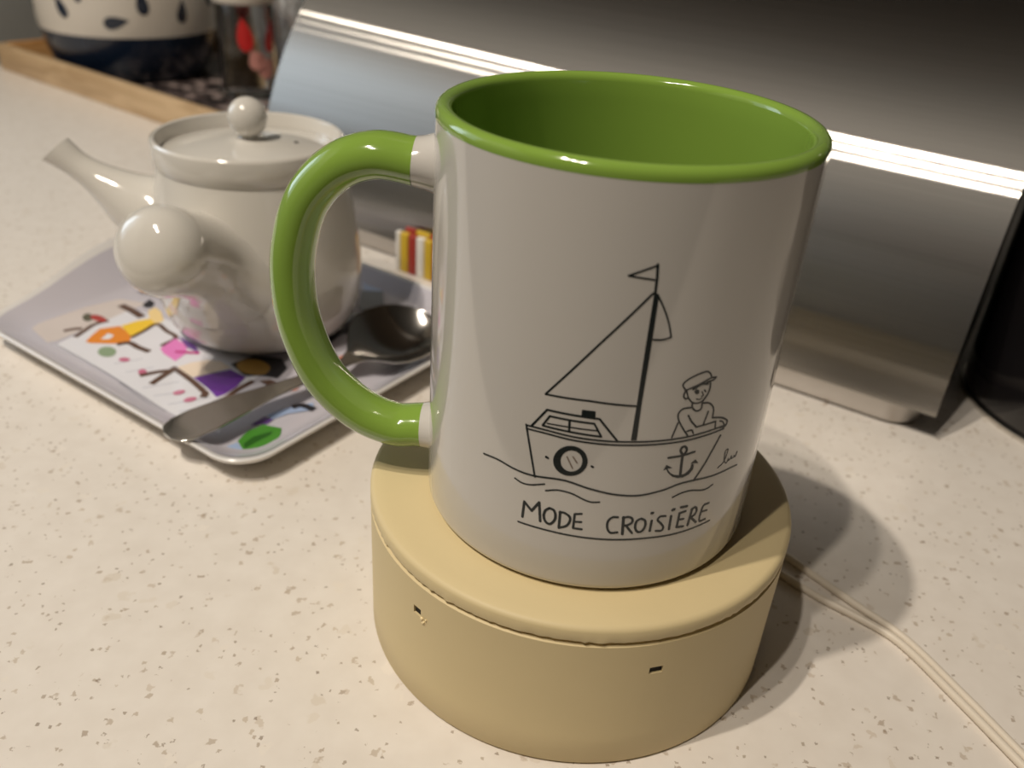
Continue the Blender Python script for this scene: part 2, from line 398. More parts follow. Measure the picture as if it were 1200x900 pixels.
# picture on the tray: (colour, kind, width mm, outline in mm along the tray edges)
TRAY_PRINT = [
 ('paper', 'f', 0, [(125.4, 7.1), (129.1, 27.2), (132.1, 47), (113.2, 50.8), (72.5, 52), (46.3, 48), (41.3, 26.4), (24.9, 8.6), (35.3, 5.7), (52.2, 5.6), (89, 7.4)]),
 ('beige', 'f', 0, [(150.1, 9.9), (149.1, 30.5), (144.5, 49.7), (131.7, 55.4), (131.3, 42.9), (129.3, 23.4), (128.4, 10.2), (129.6, 6.6)]),
 ('pale', 'l', 0.45, [(94.7, 13.7), (90.1, 23.3)]),
 ('pale', 'l', 0.45, [(85.7, 12.6), (81, 22)]),
 ('pale', 'l', 0.45, [(70.8, 9.7), (64.5, 21.6)]),
 ('pale', 'l', 0.45, [(62.9, 9), (58.3, 15.7)]),
 ('pale', 'l', 0.45, [(53.9, 8.7), (46.4, 22)]),
 ('pale', 'l', 0.45, [(46.8, 8.3), (40.1, 20.8)]),
 ('brown', 'l', 2.2, [(134, 16.4), (132.8, 19.8), (130.6, 22.6)]),
 ('brown', 'l', 2.2, [(125.8, 16.4), (128, 21.9), (130.2, 27.9), (129.2, 34)]),
 ('olive', 'f', 0, [(136.5, 31.5), (135.3, 30.5), (134.6, 29.5), (134.4, 28.6), (134.8, 27.8), (135.6, 27.4), (136.9, 27.4), (138.3, 27.8), (139.8, 28.5), (140.9, 29.4), (141.7, 30.5), (141.9, 31.4), (141.6, 32.2), (140.7, 32.6), (139.4, 32.6), (137.9, 32.2)]),
 ('red', 'f', 0, [(129.8, 33.5), (129.2, 32.7), (129.4, 31.9), (130.3, 31.1), (131.7, 30.5), (133.5, 30.2), (135.4, 30.3), (137.1, 30.6), (138.4, 31.3), (138.9, 32.1), (138.8, 32.9), (137.9, 33.7), (136.4, 34.3), (134.6, 34.6), (132.7, 34.5), (131, 34.1)]),
 ('orange', 'f', 0, [(119.1, 16.9), (122.6, 22.4), (125, 27.2), (121.4, 34.1), (109.7, 32.3), (105.5, 27.4), (109.2, 23.3), (116.7, 17.3)]),
 ('white', 'f', 0, [(116.4, 21.9), (119.1, 26.9), (115.7, 27.7), (114, 24.6)]),
 ('yellow', 'f', 0, [(121, 34.5), (120.2, 41.6), (118.1, 46.4), (113.1, 46.8), (110.1, 38), (109.5, 31.6)]),
 ('skin', 'f', 0, [(125, 50.6), (125.8, 54.8), (120.4, 53.9), (112.3, 49.4), (111.5, 45.3), (118.1, 46.4)]),
 ('black', 'f', 0, [(132.3, 52.9), (134.8, 58.3), (129.6, 57.4), (126.7, 53.6), (128.9, 51.6)]),
 ('brown', 'l', 3.6, [(138.6, 46.1), (130.9, 46.2), (121.7, 45.4)]),
 ('brown', 'l', 2.0, [(108.8, 31), (110.1, 38), (111.5, 45.3), (103.3, 44.2), (95.4, 43), (93.8, 34.6)]),
 ('brown', 'l', 2.6, [(107.8, 23.7), (105.5, 27.7), (99.5, 27.8), (93, 28.6)]),
 ('sage', 'f', 0, [(102.5, 19.9), (101.3, 18.7), (100.6, 17.4), (100.7, 16.1), (101.5, 15), (102.8, 14.3), (104.4, 14), (106.2, 14.3), (107.9, 15.1), (109.1, 16.2), (109.8, 17.5), (109.7, 18.8), (109, 20), (107.7, 20.7), (105.9, 21), (104.1, 20.7)]),
 ('pink2', 'f', 0, [(93, 19.6), (92.5, 19.1), (92.4, 18.4), (92.6, 17.8), (93.1, 17.1), (93.8, 16.7), (94.7, 16.4), (95.5, 16.4), (96.2, 16.7), (96.7, 17.2), (96.8, 17.8), (96.6, 18.5), (96.1, 19.2), (95.4, 19.6), (94.5, 19.9), (93.7, 19.9)]),
 ('pink2', 'f', 0, [(79.6, 17.9), (78.9, 17.3), (78.5, 16.6), (78.5, 15.9), (78.8, 15.4), (79.4, 15), (80.3, 15), (81.3, 15.2), (82.1, 15.7), (82.8, 16.3), (83.2, 17), (83.3, 17.7), (83, 18.3), (82.3, 18.6), (81.4, 18.6), (80.5, 18.4)]),
 ('pink', 'f', 0, [(92, 32.9), (95, 42.4), (85.8, 41.7), (80.7, 36.4), (78.9, 30.4), (87.4, 31.2)]),
 ('violet', 'f', 0, [(96.1, 44.5), (84.7, 44.4), (77.5, 40.9), (85.2, 40.6)]),
 ('magenta', 'l', 2.0, [(85.4, 35.2), (77.3, 40.8)]),
 ('brown', 'l', 2.4, [(79.3, 14.5), (76.9, 20.3), (73.6, 25.1)]),
 ('brown', 'l', 2.6, [(70.8, 13.5), (72.5, 19.7), (73.6, 25.1)]),
 ('cream', 'f', 0, [(74.4, 26.3), (73.2, 33.5), (70.1, 39.4), (65.5, 41.9), (58.4, 41.2), (60.6, 33.9), (63, 27)]),
 ('purple', 'f', 0, [(62.8, 26.8), (60.2, 33.5), (57.3, 40.2), (48.4, 40.2), (45.1, 32.9), (44.1, 26.7), (44.7, 23.2), (53.5, 25.6)]),
 ('brown', 'l', 2.4, [(75.7, 26.7), (62.2, 25.1), (49.4, 22.4)]),
 ('brown', 'l', 2.2, [(42.4, 20), (41.9, 25.6), (43.5, 32.9), (43.8, 40.1)]),
 ('brown', 'l', 2.2, [(41.3, 25.1), (35, 23.2), (30.7, 22.3)]),
 ('brown', 'l', 3.0, [(50.4, 20.5), (48, 21.9)]),
 ('pink2', 'f', 0, [(56.8, 18.5), (56.4, 18), (56.2, 17.3), (56.2, 16.5), (56.4, 15.6), (56.9, 14.9), (57.5, 14.4), (58.2, 14.2), (58.8, 14.4), (59.2, 14.8), (59.5, 15.6), (59.4, 16.4), (59.2, 17.3), (58.7, 18), (58.1, 18.5), (57.4, 18.7)]),
 ('pink2', 'f', 0, [(49.6, 18.1), (49.1, 17.6), (48.9, 16.8), (48.9, 15.9), (49.2, 15), (49.7, 14.2), (50.3, 13.7), (51, 13.5), (51.6, 13.7), (52.1, 14.2), (52.3, 15), (52.3, 15.9), (52, 16.8), (51.5, 17.5), (50.9, 18.1), (50.2, 18.3)]),
 ('black', 'f', 0, [(60.7, 43), (59.5, 53.6), (49.2, 59.6), (41.4, 55.5), (38.3, 47.5), (44.5, 45.1), (49.5, 40.7)]),
 ('ochre', 'f', 0, [(46.2, 50.9), (45, 48.9), (44.8, 46.8), (45.8, 44.7), (47.7, 43.1), (50.3, 42.1), (53.2, 41.9), (56, 42.5), (58.3, 43.9), (59.7, 45.8), (59.9, 48), (58.9, 50.1), (57, 51.8), (54.3, 52.8), (51.3, 53), (48.4, 52.3)]),
 ('brown', 'f', 0, [(42, 41.4), (39.5, 45), (31.4, 46.3), (29.4, 43.1), (35.4, 41.3)]),
 ('salmon', 'f', 0, [(27.9, 49.4), (26.8, 48.1), (26.3, 46.7), (26.3, 45.4), (27, 44.5), (28, 43.9), (29.5, 43.9), (31, 44.5), (32.4, 45.4), (33.5, 46.7), (34, 48.1), (34, 49.4), (33.4, 50.4), (32.3, 50.9), (30.8, 50.9), (29.3, 50.4)]),
 ('teal', 'f', 0, [(36.2, 35.7), (33.4, 41), (29, 44.1), (29, 39.2), (33.4, 35.3)]),
 ('black', 'l', 2.6, [(33, 23.5), (30.3, 28.9)]),
 ('leaf', 'f', 0, [(15.9, 9.2), (18.2, 15.5), (17.2, 21.9), (10.5, 24.5), (7.4, 21.1), (4.6, 15.3), (4.6, 10.8), (8.3, 6)]),
 ('leafdark', 'f', 0, [(13, 9.3), (13.9, 14.4), (11.4, 21.4), (10.1, 18.9), (10.4, 12.7), (10.3, 7.6)]),
 ('violet', 'f', 0, [(20.3, 18.6), (20.8, 25.7), (17, 26.4), (16.4, 23.2)]),
 ('lightblue', 'f', 0, [(16.5, 3), (15.2, 8.6), (8.7, 6.2), (13, 3.7)]),
 ('lightblue', 'f', 0, [(20.8, 27), (19, 35), (14.8, 44), (10.8, 40.8), (16.1, 32.3), (17.4, 26.1)]),
 ('black', 'l', 3.0, [(18, 36.5), (16.5, 39.8), (10.8, 40.8)]),
 ('lightblue', 'f', 0, [(85, 144.9), (82.3, 148.9), (74.4, 147.7), (63.2, 136), (70.6, 130.4)]),
 ('slate', 'f', 0, [(71.5, 129.6), (63.2, 136), (51.4, 123.7), (47, 113.2), (58.8, 114.5)]),
 ('black', 'f', 0, [(57.4, 110.8), (45.3, 114.8), (41.8, 107.6), (43.3, 96.1), (46.5, 91.1), (43, 79.4), (49.5, 79.8)]),  # black print merged with the teapot's painted shadow
 ('salmon', 'f', 0, [(32.9, 73.4), (32.4, 82.8), (29.2, 85.6), (26.2, 78.4), (29.8, 73.2)]),
 ('grey', 'l', 0.5, [(80.2, 6.4), (61.8, 4.6), (40.6, 3.7)]),
 ('grey', 'l', 0.5, [(125.3, 7.7), (89, 7.4), (50.6, 5.1)]),
]

# ------------------------------------------------------------------ the room
ROOM_X0, ROOM_X1, ROOM_Y0, ROOM_Y1, Z0, Z1 = -835, 1700, -2300, 345, -900, 1500
KROT = Matrix.Translation(ORI) @ Matrix.Rotation(ANG, 4, 'Z')
m_wall = mat('painted_wall', srgb(140, 142, 140), 0.8, bump=0.1)
m_ceil = mat('painted_ceiling', srgb(150, 145, 138), 0.85)
m_floor = mat('floor_tile', srgb(90, 76, 62), 0.5)
structure(link('floor', box(ROOM_X0, ROOM_X1, ROOM_Y0, ROOM_Y1, Z0 - 20, Z0), m_floor, matrix=KROT, smooth=False))
structure(link('ceiling', box(ROOM_X0, ROOM_X1, ROOM_Y0, ROOM_Y1, Z1, Z1 + 20), m_ceil, matrix=KROT, smooth=False))
structure(link('wall_back', box(ROOM_X0 - 20, ROOM_X1, ROOM_Y1, ROOM_Y1 + 20, Z0, Z1), m_wall, matrix=KROT, smooth=False))
structure(link('wall_front', box(ROOM_X0 - 20, ROOM_X1, ROOM_Y0 - 20, ROOM_Y0, Z0, Z1), m_wall, matrix=KROT, smooth=False))
structure(link('wall_right', box(ROOM_X1, ROOM_X1 + 20, ROOM_Y0 - 20, ROOM_Y1 + 20, Z0, Z1), m_wall, matrix=KROT, smooth=False))
WY0, WY1, WZ0, WZ1 = -560, -110, 130, 620
wb = bmesh.new()
for y0, y1, z0, z1 in ((ROOM_Y0, WY0, Z0, Z1), (WY1, ROOM_Y1, Z0, Z1), (WY0, WY1, Z0, WZ0), (WY0, WY1, WZ1, Z1)):
    box(ROOM_X0 - 20, ROOM_X0, y0, y1, z0, z1, bm=wb)
structure(link('wall_left', wb, m_wall, matrix=KROT, smooth=False))
m_frame = mat('window_frame_paint', srgb(225, 222, 216), 0.4)
fb = bmesh.new()
for y0, y1, z0, z1 in ((WY0, WY0 + 35, WZ0, WZ1), (WY1 - 35, WY1, WZ0, WZ1), (WY0, WY1, WZ0, WZ0 + 35), (WY0, WY1, WZ1 - 35, WZ1)):
    box(ROOM_X0 - 20, ROOM_X0 + 10, y0, y1, z0, z1, bm=fb)
structure(link('window_1', fb, m_frame, matrix=KROT, smooth=False))
# unseen cupboards above the counter and units across the kitchen, added for steel reflections
m_dark = mat('cupboard_dark_wood', srgb(74, 60, 46), 0.45)
m_oak = mat('cupboard_oak', srgb(170, 120, 72), 0.45)
structure(link('unseen_cupboard', box(-560, 1400, 20, ROOM_Y1 - 1, 520, 1250), m_dark, matrix=KROT, smooth=False))
structure(link('unseen_wall_units', box(-700, 1600, ROOM_Y0 + 1, ROOM_Y0 + 750, 1000, 1380), m_oak, matrix=KROT, smooth=False))

ct = tag(link('countertop', box(ROOM_X0 + 1, 1500, -305, ROOM_Y1 - 1, -38, 0, bevel=2), quartz(), matrix=KROT, smooth=False),
         'cream quartz countertop with tan and brown flecks, carrying everything', 'countertop')
structure(link('trim_3', box(ROOM_X0 + 1, 1500, -290, ROOM_Y1 - 1, Z0, -38), m_dark, matrix=KROT, smooth=False))

# ------------------------------------------------------------------ mug warmer (printed puck)
BX, BY, BR, ZL, ZS = -1.18, 3.44, 55.7, 45.07, 40.9
m_yel = mat('pale_yellow_plastic', srgb(212, 194, 150), 0.55, var=0.03, bump=0.08, bscale=900)
m_hole_shade = mat('hole_shade_black', (0.01, 0.008, 0.006), 0.8)  # near-black stands in for the shade inside slots and holes
mw = thing('mug_warmer', 'round pale yellow printed puck with lid, standing under the sailboat mug', 'mug warmer', (BX, BY, 0))
SLOTS = ((-127.5, 31.2, 2.6, 2.4), (-66.0, 31.4, 3.3, 2.0))
def wall_with_slots():
    """body of the puck: the side wall is a grid whose columns and rows line up with the slots, so the slots are real recesses"""
    bm = bmesh.new()
    cols = set(round(-180 + 3 * i, 3) for i in range(120))
    for a, z, w, h in SLOTS:
        da = math.degrees(w / 2 / BR)
        cols = {c for c in cols if not (a - da - .6 < c < a + da + .6)} | {round(a - da, 3), round(a + da, 3)}
    cols = sorted(cols); rows = sorted({0.0, 0.8, 8, 16, 24, 30.25, 30.65, 32.15, 39.0, 40.2})
    zz = {30.25: None}
    rr = lambda z: BR - (0.6 if z == 0 else 0) - (0.9 if z > 40 else 0)
    rows = sorted({0.0, 0.8, 10, 20, 28, 39.7, 40.3} | {s[1] - s[3] / 2 for s in SLOTS} | {s[1] + s[3] / 2 for s in SLOTS})
    V = [[bm.verts.new((rr(z) * math.cos(rad(c)), rr(z) * math.sin(rad(c)), z)) for c in cols] for z in rows]
    n = len(cols); pockets = []
    for i in range(len(rows) - 1):
        for j in range(n):
            k = (j + 1) % n
            cm = (cols[j] + (cols[k] if k else cols[0] + 360)) / 2; zm = (rows[i] + rows[i + 1]) / 2
            f = bm.faces.new((V[i][j], V[i][k], V[i + 1][k], V[i + 1][j]))
            for s in SLOTS:
                da = math.degrees(s[2] / 2 / BR)
                if abs(cm - s[0]) < da and abs(zm - s[1]) < s[3] / 2: pockets.append((f, s))
    for s in SLOTS:
        fs = [f for f, q in pockets if q == s]
        ex = bmesh.ops.extrude_face_region(bm, geom=fs)
        vs = [v for v in ex['geom'] if isinstance(v, bmesh.types.BMVert)]
        d = Vector((-math.cos(rad(s[0])), -math.sin(rad(s[0])), 0)) * 1.6
        bmesh.ops.translate(bm, vec=d, verts=vs)
        bmesh.ops.delete(bm, geom=fs, context='FACES_ONLY')
    # top ledge and underside
    inner = [bm.verts.new(((BR - 3) * math.cos(rad(c)), (BR - 3) * math.sin(rad(c)), 40.3)) for c in cols]
    for j in range(n):
        k = (j + 1) % n; bm.faces.new((V[-1][j], V[-1][k], inner[k], inner[j]))
    bm.faces.new(inner); bm.faces.new(V[0][::-1])
    return bm
link('body', wall_with_slots(), m_yel, mw)
for a, z, w, h in SLOTS:
    d = Vector((math.cos(rad(a)), math.sin(rad(a)), 0)); t = Vector((-d.y, d.x, 0))
    bm = box(-w / 2 + .02, w / 2 - .02, -0.4, 0.4, -h / 2 + .02, h / 2 - .02)
    M = Matrix(((t.x, d.x, 0, d.x * (BR - 0.95)), (t.y, d.y, 0, d.y * (BR - 0.95)), (0, 0, 1, z), (0, 0, 0, 1)))
    link('vent_slot_shade', bm, m_hole_shade, mw, matrix=M, smooth=False)  # dark block in the recess, painting its shade
# lid: chamfered disc with a rough printed lower edge
def lid_bm():
    seg = 360; bm = bmesh.new(); rnd = random.Random(3)
    prof = [(BR - 3, 40.45), (BR - .9, 40.95), (BR - .1, 41.15), (BR + .05, 41.6), (BR, 43.9), (BR - .25, 44.4), (BR - .75, 44.85), (BR - 1.4, ZL), (BR - 4, ZL), (0, ZL)]
    rings = []
    for n_, (r, z) in enumerate(prof):
        if r == 0: rings.append([bm.verts.new((0, 0, z))]); continue
        ring = []
        for i in range(seg):
            a = 2 * math.pi * i / seg
            jr = rnd.uniform(-.12, .12) if n_ == 2 else 0; jz = rnd.uniform(-.10, .08) if n_ == 2 else 0
            if n_ == 2 and rnd.random() < .06: jr += .25
            ring.append(bm.verts.new(((r + jr) * math.cos(a), (r + jr) * math.sin(a), z + jz)))
        rings.append(ring)
    for a, b in zip(rings[:-1], rings[1:]):
        for i in range(seg):
            j = (i + 1) % seg
            bm.faces.new((a[i], a[j], b[0]) if len(b) == 1 else (a[i], a[j], b[j], b[i]))
    bm.faces.new(rings[0][::-1])
    return bm
link('lid', lid_bm(), m_yel, mw)
# a curl of plastic left at the left slot
bm = bmesh.new()
for k, (da, dz, s) in enumerate(((1.9, -1.0, .5), (2.6, -1.7, .4), (2.2, -2.2, .35), (3.3, -.6, .3))):
    a = rad(-127.5 + da); t = bmesh.new(); bmesh.ops.create_icosphere(t, subdivisions=1, radius=s)
    bmesh.ops.translate(t, vec=((BR + .1) * math.cos(a), (BR + .1) * math.sin(a), 31.2 + dz), verts=t.verts)
    me = bpy.data.meshes.new('t'); t.to_mesh(me); t.free(); bm.from_mesh(me); bpy.data.meshes.remove(me)
link('print_burr', bm, mat('burr_plastic', srgb(236, 216, 170), 0.6), mw)

# ------------------------------------------------------------------ mug
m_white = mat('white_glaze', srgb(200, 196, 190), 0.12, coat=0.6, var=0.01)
m_green = mat('green_glaze', srgb(130, 162, 68), 0.10, coat=0.6, var=0.02)
m_ink = mat('printed_ink', srgb(22, 30, 30), 0.25, var=0.05)
mug = thing('mug', 'white ceramic mug with green lining and handle, printed with a line-drawn sailboat', 'mug', (0, 0, ZL + 0.05))
HM = 97.3
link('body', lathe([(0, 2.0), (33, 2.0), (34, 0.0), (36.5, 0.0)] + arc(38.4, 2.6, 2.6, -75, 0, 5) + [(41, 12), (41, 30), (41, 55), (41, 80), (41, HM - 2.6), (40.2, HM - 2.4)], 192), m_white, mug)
label_ = link('lining', lathe([(40.6, HM - 3.0), (41.03, HM - 2.6)] + arc(39.1, HM - 1.95, 1.95, 0, 180, 10) + [(37.0, HM - 6), (37.0, 60), (37.0, 14)] + arc(31, 11, 6, 0, -90, 6) + [(0, 5)], 192), m_green, mug)
HA = rad(184); label_['label'] = 'green glazed lining and rim'; hd = Vector((math.cos(HA), math.sin(HA), 0)); hs = Vector((-hd.y, hd.x, 0))
hc = [(39.0, 82.6), (45.5, 82.6), (54.5, 83.2), (63, 79.8), (70, 72), (73.8, 61), (74.8, 50), (73.4, 38.5), (68.6, 26), (60, 17), (51, 13.2), (44.5, 13.6), (39.0, 14.0)]
hp = catmull([hd * r + Vector((0, 0, z)) for r, z in hc], 8)
n = len(hp)
def hrad(i):
    t = i / (n - 1); e = max(0, 1 - min(t, 1 - t) / 0.11)
    return (6.6 + 1.6 * e * e, 5.2 + 2.4 * e * e * (1.0 if t < .5 else .35))
def bend(lo, hi): return sweep(hp[lo:hi], [hrad(i) for i in range(lo, hi)], up=hs, seg=32, caps=True)
cut0, cut1 = next(i for i in range(n) if hp[i].dot(hd) > 45.3), max(i for i in range(n) if hp[i].dot(hd) > 43.0)
label(link('handle', bend(cut0, cut1 + 1), m_green, mug), 'green glazed handle')
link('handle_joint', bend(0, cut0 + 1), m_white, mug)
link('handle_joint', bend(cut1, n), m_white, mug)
RP = 41.06
def on_mug(p): a = -math.pi / 2 + p[0] / 41.0; return (RP * math.cos(a), RP * math.sin(a), p[1])
def fill2d(bm, pts, f3):
    """triangulated polygon, then mapped"""
    vs = [bm.verts.new((p[0], p[1], 0)) for p in pts]
    es = [bm.edges.new((vs[i], vs[(i + 1) % len(vs)])) for i in range(len(vs))]
    bmesh.ops.triangle_fill(bm, use_beauty=True, edges=es)
def decal(parts, f3, fine=None, strips=False):
    bm = bmesh.new()
    for kind, w, pts in parts:
        if kind == 'f':
            t = bmesh.new(); fill2d(t, pts, f3)
            me = bpy.data.meshes.new('t'); t.to_mesh(me); t.free(); bm.from_mesh(me); bpy.data.meshes.remove(me)
        elif kind == 'ring':
            h = len(pts) // 2
            for k in range(h - 1):
                q = [pts[k], pts[k + 1], pts[h + k + 1], pts[h + k]]
                bm.faces.new([bm.verts.new((p[0], p[1], 0)) for p in q])
        else:
            for poly in (strip2d if strips else ribbon2d)(pts, w, kind == 'c'): bm.faces.new([bm.verts.new(p) for p in poly])
    if fine:
        for _ in range(3):
            long = [e for e in bm.edges if abs(e.verts[0].co.x - e.verts[1].co.x) > fine]
            if not long: break
            bmesh.ops.subdivide_edges(bm, edges=long, cuts=1)
            bmesh.ops.triangulate(bm, faces=[f for f in bm.faces if len(f.verts) > 4])
    for v in bm.verts: v.co = f3(v.co)
    return bm
for part, rows in MUG_PRINT.items():
    o = link('printed_' + part, decal(rows, on_mug, 1.5), mat('printed_glint', srgb(120, 104, 92), .3) if part == 'porthole_glint' else m_ink, mug, smooth=False)

# ------------------------------------------------------------------ power cable of the warmer
m_cable = mat('white_cable', srgb(222, 212, 196), 0.4)
cb = thing('power_cable', 'white two-strand power cable running from the yellow puck to the lower right', 'cable', (0, 0, 0))
A1 = [(29.0, 50.4, 6.0), (37, 56.5, 4.0), (47.5, 53.5, 2.0), (58, 44.2, 1.25), (68.3, 34.2, 1.25), (84.4, 18.5, 1.25), (96.7, 6.6, 1.25), (107.5, -11, 1.25), (117.6, -29, 1.25), (141, -71, 1.25)]
A2 = [(33.0, 47.6, 3.4), (42, 50.0, 2.4), (51, 41.5, 1.4), (58.5, 32.5, 1.25), (65.5, 25.6, 1.25), (74.5, 18.6, 1.25), (83.5, 13.2, 1.25), (94.6, 4.9, 1.25), (105.3, -12.3, 1.25), (115.4, -30.2, 1.25), (138.8, -72.2, 1.25)]
for P in (A1, A2):
    pp = catmull(P, 8)
    link('strand', sweep(pp, [1.2] * len(pp), seg=14), m_cable, cb)

# ------------------------------------------------------------------ melamine tray with printed picture
TO, TU, TV = Vector((-111.7, 35.1, 0)), Vector((-.893, .450, 0)).normalized(), None
TV = Vector((-TU.y, TU.x, 0)) * -1
def smooth(t): t = max(0.0, min(1.0, t)); return t * t * (3 - 2 * t)
LU, LV = 164.0, 153.0
def rr_loop(inset, rc, z=None, rimf=None, drop=0.0):
    pts = []
    x0, x1, y0, y1 = inset, LU - inset, inset, LV - inset
    for cx, cy, a0 in ((x1 - rc, y1 - rc, 0), (x0 + rc, y1 - rc, 90), (x0 + rc, y0 + rc, 180), (x1 - rc, y0 + rc, 270)):
        for k in range(9):
            a = rad(a0 + 90 * k / 8); pts.append([cx + rc * math.cos(a), cy + rc * math.sin(a)])
        nx = {0: (x0 + rc, y1), 90: (x0, y0 + rc), 180: (x1 - rc, y0), 270: (x1, y1 - rc)}[a0]
        s = pts[-1][:]
        for k in range(1, 16): pts.append([s[0] + (nx[0] - s[0]) * k / 16, s[1] + (nx[1] - s[1]) * k / 16])
    out = []
    for u, v in pts:
        zz = z
        if rimf is not None:
            lift = smooth((u - (LU - 22)) / 22) * math.sin(math.pi * max(0, min(1, (v - 4) / (LV - 8)))) ** 2
            zz = z + rimf * 15 * lift; u = u + rimf * 6 * lift
        out.append(TO + TU * (u - 4) + TV * (v - 6) + Vector((0, 0, zz - drop)))
    return out
m_mel = mat('white_melamine', srgb(224, 222, 220), 0.22, coat=0.3)
m_print = mat('tray_print_ground', srgb(196, 193, 202), 0.25, coat=0.3, var=0.05, scale=30)
tray = thing('serving_tray', 'small white tray with a colourful childlike print, under the teapot', 'tray', (TO.x, TO.y, 0))
def to_tray(bm): bmesh.ops.translate(bm, vec=-TO, verts=bm.verts); return bm
FL = 5.0
tb = grid_loops([rr_loop(12, 10, FL), rr_loop(9, 11, FL + .6, .2), rr_loop(4.5, 13, 8.2, .65), rr_loop(1.2, 14, 10.0, .95), rr_loop(.3, 14, 10.4, 1.0), rr_loop(-.3, 14.5, 10.0, 1.0),
                 rr_loop(.2, 14, 8.6, .98), rr_loop(4, 13, 5.2, .65), rr_loop(9, 11, 2.2, .2), rr_loop(11, 10, 0.2), rr_loop(14, 9, 0.0)], True, True)
link('body', to_tray(tb), m_mel, tray)
gb = grid_loops([rr_loop(12.2, 10, FL + .1), rr_loop(9.1, 11, FL + .7, .2), rr_loop(4.7, 13, 8.25, .65), rr_loop(2.2, 13.8, 9.75, .87)], True)
link('printed_ground', to_tray(gb), m_print, tray)
PC = {'brown': (92, 66, 52), 'olive': (84, 84, 64), 'red': (168, 54, 48), 'orange': (226, 138, 48), 'white': (226, 226, 230), 'yellow': (240, 200, 60),
      'skin': (238, 210, 150), 'black': (30, 30, 36), 'sage': (140, 160, 130), 'pink2': (196, 110, 140), 'pink': (226, 130, 196), 'violet': (104, 74, 140),
      'magenta': (190, 50, 130), 'cream': (232, 216, 196), 'purple': (112, 56, 160), 'ochre': (190, 148, 70), 'salmon': (206, 124, 98), 'teal': (84, 120, 132),
      'leaf': (72, 140, 46), 'leafdark': (44, 96, 30), 'lightblue': (160, 180, 214), 'slate': (78, 84, 92), 'paper': (222, 222, 228), 'beige': (207, 197, 192), 'pale': (176, 178, 190), 'grey': (150, 150, 158)}
def in_floor(p): return FL + .2
for i, (c, kind, w, pts) in enumerate(TRAY_PRINT):
    lvl = FL + .16 + .006 * i
    def f3(p, lvl=lvl):
        q = TU * p[0] + TV * p[1]
        return Vector((q.x, q.y, lvl))
    if kind == 'l': bm = decal([('c', w, pts)], f3, strips=True)
    else: bm = decal([('f', 0, pts)], f3)
    link('printed_figure', bm, mat('print_' + c, srgb(*PC[c]), .3, coat=.3), tray, smooth=False)

# ------------------------------------------------------------------ teapot
TP = (-148, 141)
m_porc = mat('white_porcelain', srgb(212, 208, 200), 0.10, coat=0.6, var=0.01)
pot = thing('teapot', 'small white porcelain side-handled teapot with a ball-knobbed lid, on the printed tray', 'teapot', (TP[0], TP[1], FL + .65))
zo = FL + .65
prof = [(0, 2), (26, 2), (27, 0), (31, 0), (33, .6), (36.5, 3.5), (39.5, 8), (41.8, 16), (42.6, 25), (42.3, 34), (41.2, 44), (39.8, 54), (38.2, 62), (37.0, 68), (36.2, 71.2),
        (36.4, 71.6), (36.9, 72.2), (37.2, 76), (37.3, 80.6), (37.0, 81.5), (36.2, 82.0), (35.3, 81.7), (34.9, 80.8), (34.4, 76), (34.0, 75), (30, 74.6), (29, 72), (34, 60), (38, 40), (38.5, 20), (30, 6), (0, 5)]
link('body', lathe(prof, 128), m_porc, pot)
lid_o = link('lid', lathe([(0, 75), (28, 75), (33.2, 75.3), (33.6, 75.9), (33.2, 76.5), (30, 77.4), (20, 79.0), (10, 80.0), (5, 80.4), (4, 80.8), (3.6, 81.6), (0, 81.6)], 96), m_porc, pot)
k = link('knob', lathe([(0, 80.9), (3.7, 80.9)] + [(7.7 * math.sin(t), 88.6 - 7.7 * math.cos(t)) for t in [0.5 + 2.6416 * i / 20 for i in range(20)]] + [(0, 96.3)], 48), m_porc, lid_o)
hb = bmesh.new(); bmesh.ops.create_cone(hb, cap_ends=True, segments=14, radius1=1.0, radius2=1.0, depth=.4)
bmesh.ops.translate(hb, vec=(17.5, 4.5, 79.2), verts=hb.verts)
link('steam_hole_shade', hb, m_hole_shade, lid_o, smooth=False)  # dark disc painted in as the shade of a hole
# spout
SA = rad(188); sd = Vector((math.cos(SA), math.sin(SA), 0)); sv = Vector((-sd.y, sd.x, 0))
sp_c = [(34, 47), (42, 52.5), (50, 57), (57.5, 62), (64, 66.5), (70.5, 71), (78, 76.5)]
sp_r = [(20, 19), (16.4, 16), (13.0, 12.5), (9.6, 8.8), (7.2, 6.3), (6.0, 5.4), (6.0, 6.8)]
path = catmull([(r, 0, z) for r, z in sp_c], 5)
rr = catmull([(a, b, 0) for a, b in sp_r], 5)
def spout():
    bm = bmesh.new(); rings = []; seg = 32
    N_ = len(path)
    for i in range(N_):
        p = path[i]; t = (path[min(i + 1, N_ - 1)] - path[max(i - 1, 0)]).normalized()
        sh = smooth((i - N_ * .62) / (N_ * .38))
        nrm = Vector((-t.z, 0, t.x))
        rings.append((p, t, nrm, rr[i].x, rr[i].y, sh))
    def ring(p, t, nrm, a, b, sh, k):
        out = []
        for j in range(seg):
            c, s = math.cos(2 * math.pi * j / seg), math.sin(2 * math.pi * j / seg)
            q = p + nrm * (b * k * c) + Vector((0, 1, 0)) * (a * k * s) + t * (-sh * 1.6 * c)
            out.append(sd * q.x + sv * q.y + Vector((0, 0, q.z - zo)))
        return out
    loops = [ring(*r, 1.0) for r in rings] + [ring(*rings[-1], .86)] + [ring(*r, .74) for r in rings[::-1]]
    return grid_loops(loops)
link('spout', spout(), m_porc, pot)
